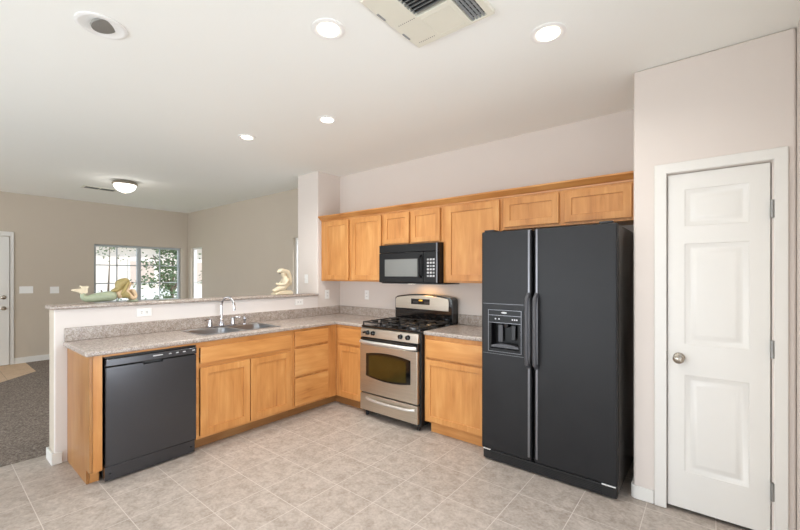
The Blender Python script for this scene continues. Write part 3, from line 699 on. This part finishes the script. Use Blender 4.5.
# dispenser
dpz = B().cells([2.512, 2.533, 2.752, 2.773], [.845, .870, 1.062, 1.160], lambda i, j: not (i == 1 and j == 1), YF - .006, YF - .0003, 'y').done('dispenser', 'microblack', ld, bevel=.003)
B().cells([2.512, 2.516, 2.769, 2.773], [.845, .8485, 1.062, 1.0655, 1.117, 1.1205, 1.1565, 1.160], lambda i, j: i in (0, 2) or j in (0, 2, 4, 6), YF - .0075, YF - .0062, 'y').done('dispenser_outline', 'edge', dpz)
B().box(2.536, 2.749, -.7075, -.7065, .873, 1.059).box(2.536, 2.749, -.752, -.7075, .873, .878).box(2.5335, 2.5365, YF, -.7065, .872, 1.060).box(2.7485, 2.7515, YF, -.7065, .872, 1.060).done('dispenser_recess', 'microblack', ld)
B().prism([(2.536, .8785), (2.749, .8785), (2.749, .892)] + [(2.749 - .213 * k / 8, .892 + .014 * (1 - (2 * k / 8 - 1) ** 2)) for k in range(1, 9)], YF - .004, -.74, 'y').done('drip_tray', 'darkgrey', ld)
B().box(2.575, 2.612, -.735, -.722, .915, 1.045).done('ice_lever', 'darkgrey', ld, bevel=.004)
B().box(2.680, 2.712, -.735, -.722, .935, 1.045).done('water_lever', 'black', ld, bevel=.004)
B().lathe((2.642, -.735, 1.055), (0, -.2, -1), [(.022, 0), (.018, .02), (.012, .03)], 16).done('chute', 'black', ld)
# small swoosh badge and buttons
bq = B(); n_ = [(2.640 + .022 * math.cos(a) , 1.140 + .0065 * math.sin(a)) for a in [2 * PI * k / 20 for k in range(20)]]
bq.prism(n_, YF - .0072, YF - .0061, 'y').done('badge', 'print', dpz)
for x in (2.572, 2.60, 2.705, 2.722, 2.738): B().box(x - .005, x + .005, YF - .0075, YF - .0061, 1.087, 1.097).done('button', 'print', dpz)
# panel seams above and below the dispenser
for z in (1.203, .826): B().box(R0 + .012, GP - .045, YF - .0012, YF - .0002, z, z + .0025).done('seam', 'edge', ld)
# grille
gq = B().box(R0 + .008, R1 - .006, -.752, -.7005, .012, .084).done('base_grille', 'black', t, bevel=.003)
gs = B()
for k in range(5): gs.box(R0 + .07, R1 - .09, -.7535, -.7523, .022 + k * .011, .026 + k * .011)
gs.done('grille_slats', 'gap', gq)
B().box(R0 + .012, R0 + .070, -.764, -.7523, .0845, .0905).done('hinge', 'plastic', t); B().box(R1 - .09, R1 - .010, -.764, -.7523, .0845, .0905).done('hinge', 'plastic', t)
for x in (R0 + .06, R1 - .06): B().box(x - .05, x + .03, -.74, -.62, 1.7535, 1.768).done('hinge_cover', 'black', t, bevel=.004)
for x in (R0 + .08, R1 - .08):
    for y in (-.66, -.1): B().cyl((x, y, .001), (x, y, .02), .02, 12).done('foot', 'black', t)

# ------------------------------------------------------------------ outlets and switches
def plate(label, cat, loc, face, horiz=False, gangs=1, kind='outlet', name=None, mat='plastic'):
    """face: 'x' faces +x, 'y' faces -y; built upright in local axes then rotated"""
    t = thing(name or ('wall_outlet' if kind == 'outlet' else 'light_switch'), label, cat, loc)
    wd, ht = (.07 + .046 * (gangs - 1), .114)
    def bx(b, a0, a1, z0, z1, d0, d1):
        if horiz: a0, a1, z0, z1 = z0, z1, a0, a1
        if face == 'x': b.box(loc[0] + d0, loc[0] + d1, loc[1] + a0, loc[1] + a1, loc[2] + z0, loc[2] + z1)
        else: b.box(loc[0] + a0, loc[0] + a1, loc[1] - d1, loc[1] - d0, loc[2] + z0, loc[2] + z1)
        return b
    bx(B(), -wd / 2, wd / 2, -ht / 2, ht / 2, .0005, .006).done('cover_plate', mat, t, bevel=.002)
    for g in range(gangs):
        c = (g - (gangs - 1) / 2) * .046
        if kind == 'outlet':
            for z in (-.02, .02):
                s = bx(B(), c - .016, c + .016, z - .014, z + .014, .0062, .008).done('socket', mat, t, bevel=.001)
                q = B(); bx(q, c - .008, c - .005, z - .006, z + .006, .0081, .0085); bx(q, c + .005, c + .008, z - .006, z + .006, .0081, .0085); q.done('slots', 'slot', s)
        else:
            s = bx(B(), c - .006, c + .006, -.013, .013, .0062, .008).done('toggle', mat, t)
            bx(B(), c - .004, c + .004, 0, .010, .0081, .017).done('lever', 'plastic', s)
    return t
plate('white outlet set sideways on the half wall above the dishwasher counter', 'outlet', (0, -2.269, 1.098), 'x', True)
plate('white outlet set sideways on the half wall near the seated figurine', 'outlet', (0, -.654, 1.097), 'x', True)
plate('white upright outlet in the corner under the left wall cabinet', 'outlet', (0, -.223, 1.172), 'x')
plate('white upright outlet on the back wall left of the stove', 'outlet', (.493, 0, 1.172), 'y')
plate('white light switch on the narrow pillar above the granite ledge', 'switch', (-.223, -.373, 1.37), 'y', kind='switch')
plate('white triple light switch on the tan wall beside the entry door', 'switch', (XF, -2.405, 1.178), 'x', gangs=3, kind='switch')
plate('white double light switch plate on the tan wall farther from the entry door', 'switch', (XF, -2.06, 1.165), 'x', gangs=2, kind='switch')

# ------------------------------------------------------------------ ceiling fittings
def can(label, x, y, r=.088, lit=True, col=(1, .97, .92), mat='lamp', power=13):
    t = thing('recessed_light', label, 'ceiling light', (x, y, H), None)
    tm = B().lathe((x, y, H - .0005), (0, 0, -1), [(r, 0), (r, .004), (r - .012, .009), (r - .020, .007), (r * .66, .0035)], 36).done('trim_ring', 'plastic', t)
    if lit:
        B().lathe((x, y, H - .0068), (0, 0, -1), [(r * .64, 0), (r * .62, .003), (.02, .005)], 32).done('lens', mat, t)
        l = bpy.data.lights.new('can_lamp', 'AREA'); l.shape = 'DISK'; l.size = .11; l.energy = power; l.color = col; l.spread = math.radians(150)
        o = bpy.data.objects.new('can_lamp', l); COL.objects.link(o); o.location = (x, y, H - .03)
    return t
can('lit recessed ceiling light nearest the left front of the ceiling vent', 2.265, -2.141)
can('small lit recessed ceiling light in the middle of the kitchen ceiling', 1.337, -1.36, .078, mat='lampcool', col=(1, .98, .95))
can('lit recessed ceiling light closest to the living area above the sink', .430, -1.560, .078)
can('lit recessed ceiling light nearest the white pantry door', 3.158, -1.382, .092, power=7)
t = can('unlit recessed ceiling fixture with grey lens at the upper left', 1.362, -2.895, .112, lit=False)
t['category'] = 'ceiling fixture'
B().lathe((1.385, -2.890, H - .003), (.18, .25, -1), [(.060, 0), (.058, .010), (.02, .013)], 32).done('grey_lens', 'eyeball', t)
t = thing('flush_mount_light', 'lit frosted dome ceiling light with nickel rim in the living area', 'ceiling light', (-2.52, -1.70, H))
B().lathe((-2.52, -1.70, H - .0005), (0, 0, -1), [(.120, 0), (.138, .012), (.150, .040), (.144, .050), (.134, .051)], 40).done('rim', 'nickel', t)
B().lathe((-2.52, -1.70, H - .0525), (0, 0, -1), [(.132, 0), (.127, .026), (.110, .056), (.080, .082), (.042, .098), (.004, .103)], 40).done('dome', 'dome', t)
B().lathe((-2.52, -1.70, H - .1565), (0, 0, -1), [(.010, 0), (.011, .006), (.006, .012), (.002, .016)], 16).done('finial', 'nickel', t)
l = bpy.data.lights.new('dome_lamp', 'POINT'); l.energy = 2.5; l.shadow_soft_size = .08; l.color = (1, .95, .88)
o = bpy.data.objects.new('dome_lamp', l); COL.objects.link(o); o.location = (-2.52, -1.70, H - .30)
# small register
t = thing('ceiling_register', 'small slotted air register beside the dome ceiling light', 'vent', (-3.33, -1.80, H))
rx0, rx1, ry0, ry1 = -3.42, -3.24, -2.00, -1.58
B().cells([rx0, rx0 + .022, rx1 - .022, rx1], [ry0, ry0 + .03, -1.80, -1.785, ry1 - .03, ry1], lambda i, j: not (i == 1 and j in (1, 3)), H - .010, H - .001, 'z').done('frame', 'grille', t, bevel=.002)
B().box(rx0 + .024, rx1 - .024, ry0 + .03, ry1 - .03, H - .0085, H - .0012).done('duct', 'gap', t)
s_ = B()
for k in range(5):
    x = rx0 + .040 + k * .024
    s_.prism([(x, H - .0096), (x + .004, H - .0096), (x + .004, H - .0087), (x, H - .0087)], ry0 + .031, ry1 - .031, 'y')
s_.done('louvers', 'ventgrey', t)
# large diffuser
t = thing('ceiling_vent', 'large square off-white ceiling air diffuser with dark louvers', 'vent', (2.79, -1.96, H))
vx0, vx1, vy0, vy1 = 2.556, 3.016, -2.200, -1.732
B().cells([vx0, 2.702, 2.880, 2.898, 2.982, vx1], [vy0, vy0 + .03, -1.952, -1.930, -1.748, vy1], lambda i, j: not ((i == 1 and j == 1) or (i == 3 and j in (1, 2, 3))), H - .022, H - .001, 'z').done('faceplate', 'grille', t, bevel=.003)
B().box(2.704, 2.878, vy0 + .032, -1.954, H - .003, H - .0012).box(2.900, 2.980, vy0 + .032, -1.750, H - .003, H - .0012).done('duct', 'ventdark', t)
for k in range(9):
    y = vy0 + .038 + k * .023
    B().prism([(y, H - .021), (y + .003, H - .021), (y + .013, H - .006), (y + .010, H - .006)], 2.7025, 2.8795, 'x').done('louver', 'ventgrey', t)
g_ = B()
for k in range(4):
    x = 2.908 + k * .019; g_.prism([(x, H - .021), (x + .002, H - .021), (x + .006, H - .010), (x + .004, H - .010)], vy0 + .0305, -1.7485, 'y')
for k in range(12):
    y = vy0 + .050 + k * .034; g_.box(2.8985, 2.9815, y, y + .003, H - .012, H - .009)
g_.done('fine_louvers', 'ventgrey', t)
for y in (-2.06, -1.86): B().box(2.562, 2.572, y - .03, y + .03, H - .026, H - .0225).done('latch', 'ventgrey', t, bevel=.001)
for (yy) in (-1.955, -1.775):
    q = B()
    for k in range(9): x = 2.59 + k * .012; q.box(x, x + .004, yy, yy + .004, H - .0232, H - .0222)
    q.done('perforations', 'slot', t)
B().cells([2.712, 2.716, 2.870, 2.874], [-1.924, -1.920, -1.762, -1.758], lambda i, j: not (i == 1 and j == 1), H - .024, H - .0222, 'z').done('raised_border', 'grille', t)

# ------------------------------------------------------------------ figurines on the ledge
def skin(name, verts, edges, mat, parent, sub=2):
    """verts = [(x,y,z,rx[,ry])] in world coordinates"""
    r = parent
    while r.parent: r = r.parent
    org = Vector(r['org'])
    me = bpy.data.meshes.new(name); me.from_pydata([Vector(v[:3]) - org for v in verts], edges, []); me.update()
    o = bpy.data.objects.new(name, me); COL.objects.link(o); o.parent = parent; me.materials.append(M[mat])
    sk = o.modifiers.new('skin', 'SKIN'); sk.use_smooth_shade = True
    for i, v in enumerate(verts):
        d = me.skin_vertices[0].data[i]; d.radius = (v[3], v[4] if len(v) > 4 else v[3]); d.use_root = (i == 0)
    ss = o.modifiers.new('sub', 'SUBSURF'); ss.levels = sub; ss.render_levels = sub
    return o
ZB = 1.190
t = thing('mermaid_figurine', 'sage green mermaid figurine lying on its belly with raised cream tail fin', 'figurine', (-.08, -2.5, ZB))
X = -.08
skin('tail', [(X, -2.44, ZB + .056, .046, .044), (X, -2.50, ZB + .056, .050, .046), (X, -2.56, ZB + .050, .046, .042), (X, -2.62, ZB + .042, .038, .036), (X, -2.665, ZB + .040, .030, .030), (X, -2.675, ZB + .070, .023, .022), (X, -2.66, ZB + .095, .018, .018)],
     [(0, 1), (1, 2), (2, 3), (3, 4), (4, 5), (5, 6)], 'fishgreen', t)
fn = B()
def fin(b, base, tip1, tip2, th):
    P = [base[0], tip1[0], tip1[1], tip2[0], base[1]]
    b.prism(P, X - th, X + th, 'x')
fn.prism([(-2.678, ZB + .078), (-2.70, ZB + .092), (-2.742, ZB + .108), (-2.738, ZB + .118), (-2.70, ZB + .122), (-2.682, ZB + .122), (-2.694, ZB + .142), (-2.690, ZB + .148), (-2.665, ZB + .140), (-2.640, ZB + .143), (-2.632, ZB + .136), (-2.642, ZB + .118), (-2.643, ZB + .082)], X - .016, X + .016, 'x')
fn.done('tail_fin', 'cream', t, bevel=.006, seg=3)
skin('torso', [(X, -2.455, ZB + .060, .044, .042), (X, -2.42, ZB + .070, .042, .042), (X, -2.388, ZB + .092, .040, .038), (X, -2.375, ZB + .122, .022, .022),
               (X, -2.372, ZB + .150, .036, .038), (X, -2.368, ZB + .178, .034, .036),
               (X - .038, -2.38, ZB + .078, .019), (X - .050, -2.335, ZB + .024, .017), (X - .032, -2.318, ZB + .052, .018), (X - .020, -2.338, ZB + .110, .020),
               (X + .038, -2.38, ZB + .078, .019), (X + .050, -2.335, ZB + .024, .017), (X + .032, -2.318, ZB + .052, .018), (X + .020, -2.338, ZB + .110, .020)],
     [(0, 1), (1, 2), (2, 3), (3, 4), (4, 5), (2, 6), (6, 7), (7, 8), (8, 9), (2, 10), (10, 11), (11, 12), (12, 13)], 'skin', t)
skin('hair', [(X, -2.398, ZB + .178, .054, .048), (X, -2.425, ZB + .160, .054, .044), (X, -2.425, ZB + .125, .046, .034), (X, -2.445, ZB + .102, .046, .022), (X, -2.49, ZB + .094, .036, .012),
              (X, -2.360, ZB + .196, .046, .030), (X + .034, -2.378, ZB + .160, .016, .026), (X + .040, -2.398, ZB + .112, .014, .024), (X + .046, -2.425, ZB + .06, .010, .016), (X - .034, -2.378, ZB + .160, .016, .026), (X - .040, -2.398, ZB + .112, .014, .024)],
     [(0, 1), (1, 2), (2, 3), (3, 4), (0, 5), (0, 6), (6, 7), (7, 8), (0, 9), (9, 10)], 'ochre', t)
skin('sleeves', [(X, -2.425, ZB + .072, .046, .042), (X + .036, -2.39, ZB + .070, .028), (X + .049, -2.355, ZB + .040, .023), (X - .036, -2.39, ZB + .070, .028), (X - .049, -2.355, ZB + .040, .023)], [(0, 1), (1, 2), (0, 3), (3, 4)], 'ochre', t)
for e in (.013, -.013): B().sphere((X + e, -2.333, ZB + .166), .005).done('eye', 'slot', t)
B().sphere((X, -2.328, ZB + .154), .007).done('nose', 'skin', t)
B().prism([(-2.36, ZB + .001), (-2.30, ZB + .001), (-2.302, ZB + .012), (-2.315, ZB + .030), (-2.34, ZB + .018), (-2.36, ZB + .012)], X - .05, X + .05, 'x').done('rock', 'fishgreen', t, bevel=.005)

t = thing('seated_figurine', 'cream carved mermaid figurine seated beside the pillar on the granite ledge', 'figurine', (-.08, -.83, ZB))
B().prism([(-.955, ZB + .001), (-.715, ZB + .001), (-.718, ZB + .03), (-.745, ZB + .05), (-.86, ZB + .046), (-.93, ZB + .03), (-.95, ZB + .015)], X - .055, X + .055, 'x').done('rock_base', 'cream', t, bevel=.012, seg=3)
skin('body', [(X, -.780, ZB + .085, .054, .052), (X, -.772, ZB + .130, .042, .046), (X, -.780, ZB + .178, .046, .048), (X, -.800, ZB + .208, .020, .020), (X, -.818, ZB + .238, .036, .040), (X, -.822, ZB + .266, .032, .036),
              (X + .012, -.845, ZB + .082, .044, .040), (X + .012, -.905, ZB + .066, .034, .030), (X, -.938, ZB + .048, .026, .018), (X, -.962, ZB + .052, .028, .010),
              (X + .050, -.790, ZB + .170, .020), (X + .056, -.825, ZB + .122, .018), (X + .025, -.885, ZB + .118, .016), (X + .012, -.930, ZB + .132, .016, .010),
              (X - .050, -.790, ZB + .170, .020), (X - .056, -.825, ZB + .122, .018), (X - .025, -.885, ZB + .118, .016)],
     [(0, 1), (1, 2), (2, 3), (3, 4), (4, 5), (0, 6), (6, 7), (7, 8), (8, 9), (2, 10), (10, 11), (11, 12), (12, 13), (2, 14), (14, 15), (15, 16)], 'cream', t)
skin('hair', [(X, -.805, ZB + .286, .046, .032), (X, -.765, ZB + .262, .048, .034), (X, -.738, ZB + .215, .046, .030), (X, -.728, ZB + .160, .040, .026), (X, -.735, ZB + .10, .03, .022), (X, -.852, ZB + .280, .042, .026), (X, -.898, ZB + .262, .028, .018)],
     [(0, 1), (1, 2), (2, 3), (3, 4), (0, 5), (5, 6)], 'cream', t)
for e in (.013, -.013): B().sphere((X + e, -.861, ZB + .245), .005).done('eye', 'slot', t)

# ------------------------------------------------------------------ outside
struct(B().box(-40, XF - .13, -20, 30, -.25, -.2).done('ground', 'grass', smooth=False))
tag(B().box(-11.3, -11.24, -6, 8, -.199, .95).done('garden_fence', 'fence'), 'low pale fence in the yard seen through the window', 'fence')
t = thing('neighbour_house', 'pale pink stucco house across the yard seen through the window', 'building', (-19, 4, -.2))
B().box(-22, -16, -3, 9, -.199, 2.9).done('wall', 'stucco', t)
B().prism([(-22.4, 2.9), (-15.5, 2.9), (-19, 4.5)], -3.4, 9.4, 'y').done('roof', 'rooft', t)
for y in (-.6, 2.2, 4.6):
    f = B().box(-15.998, -15.96, y, y + 1.1, 1.0, 2.1).done('window', 'vinylw', t); B().box(-15.958, -15.955, y + .08, y + 1.02, 1.08, 2.02).done('pane', 'rooft', f)
t = thing('garden_tree', 'small leafy green tree standing just outside the living area window', 'tree', (-7.4, .75, -.2))
T = Vector((-7.4, .75, -.2))
skin('trunk', [(-7.4, .75, -.2, .06), (-7.42, .72, .5, .05), (-7.4, .75, .95, .04), (-7.45, .45, 1.5, .022), (-7.35, 1.0, 1.55, .022), (-7.5, .8, 1.9, .02), (-7.45, .3, 1.95, .01), (-7.35, 1.2, 2.0, .01), (-7.3, .6, 1.3, .02)],
     [(0, 1), (1, 2), (2, 3), (2, 4), (2, 5), (3, 6), (4, 7), (2, 8)], 'bark', t, 1)
lf = B(); rnd = random.Random(3)
clusters = [(rnd.gauss(0, .20), rnd.gauss(0, .30), rnd.uniform(.55, 2.3)) for _ in range(75)]
for cx, cy, cz in clusters:
    for _ in range(26):
        p = Vector((-7.4 + cx + rnd.gauss(0, .10), .72 + cy + rnd.gauss(0, .085), cz + rnd.gauss(0, .085)))
        a, b_ = rnd.uniform(0, 2 * PI), rnd.uniform(-.9, .9); L = rnd.uniform(.06, .11)
        d = Vector((math.cos(a) * math.cos(b_), math.sin(a) * math.cos(b_), math.sin(b_))); s2 = d.orthogonal().normalized() * L * .32
        mid = p + d * L * .5; u = d.cross(s2).normalized() * L * .08
        v = [lf.bm.verts.new(q) for q in (p, mid + s2 + u, p + d * L, mid - s2 + u)]
        lf.bm.faces.new(v)
lf.done('foliage', 'leaf', t, smooth=False)
t = thing('garden_shrub', 'round pale green shrub beyond the left pane of the window', 'shrub', (-9.5, -.15, -.2))
skin('stem', [(-9.5, -.15, -.2, .05), (-9.5, -.15, .5, .04), (-9.5, 0, 1.0, .02), (-9.5, -.3, 1.0, .02), (-9.5, -.1, 1.8, .01), (-9.5, -.1, 2.4, .01)], [(0, 1), (1, 2), (1, 3), (1, 4), (4, 5)], 'bark', t, 1)
lf = B()
for _ in range(750):
    hh = rnd.choice((rnd.gauss(.5, .2), rnd.gauss(2.35, .22)))
    p = Vector((-9.5 + max(-.9, min(.9, rnd.gauss(0, .3))), -.12 + rnd.gauss(0, .38), hh))
    a, b_ = rnd.uniform(0, 2 * PI), rnd.uniform(-.9, .9); L = rnd.uniform(.05, .09)
    d = Vector((math.cos(a) * math.cos(b_), math.sin(a) * math.cos(b_), math.sin(b_))); s2 = d.orthogonal().normalized() * L * .3
    mid = p + d * L * .5
    lf.bm.faces.new([lf.bm.verts.new(q) for q in (p, mid + s2, p + d * L, mid - s2)])
lf.done('foliage', 'leaf', t, smooth=False)
for o in bpy.data.objects:
    if 'org' in o: del o['org']
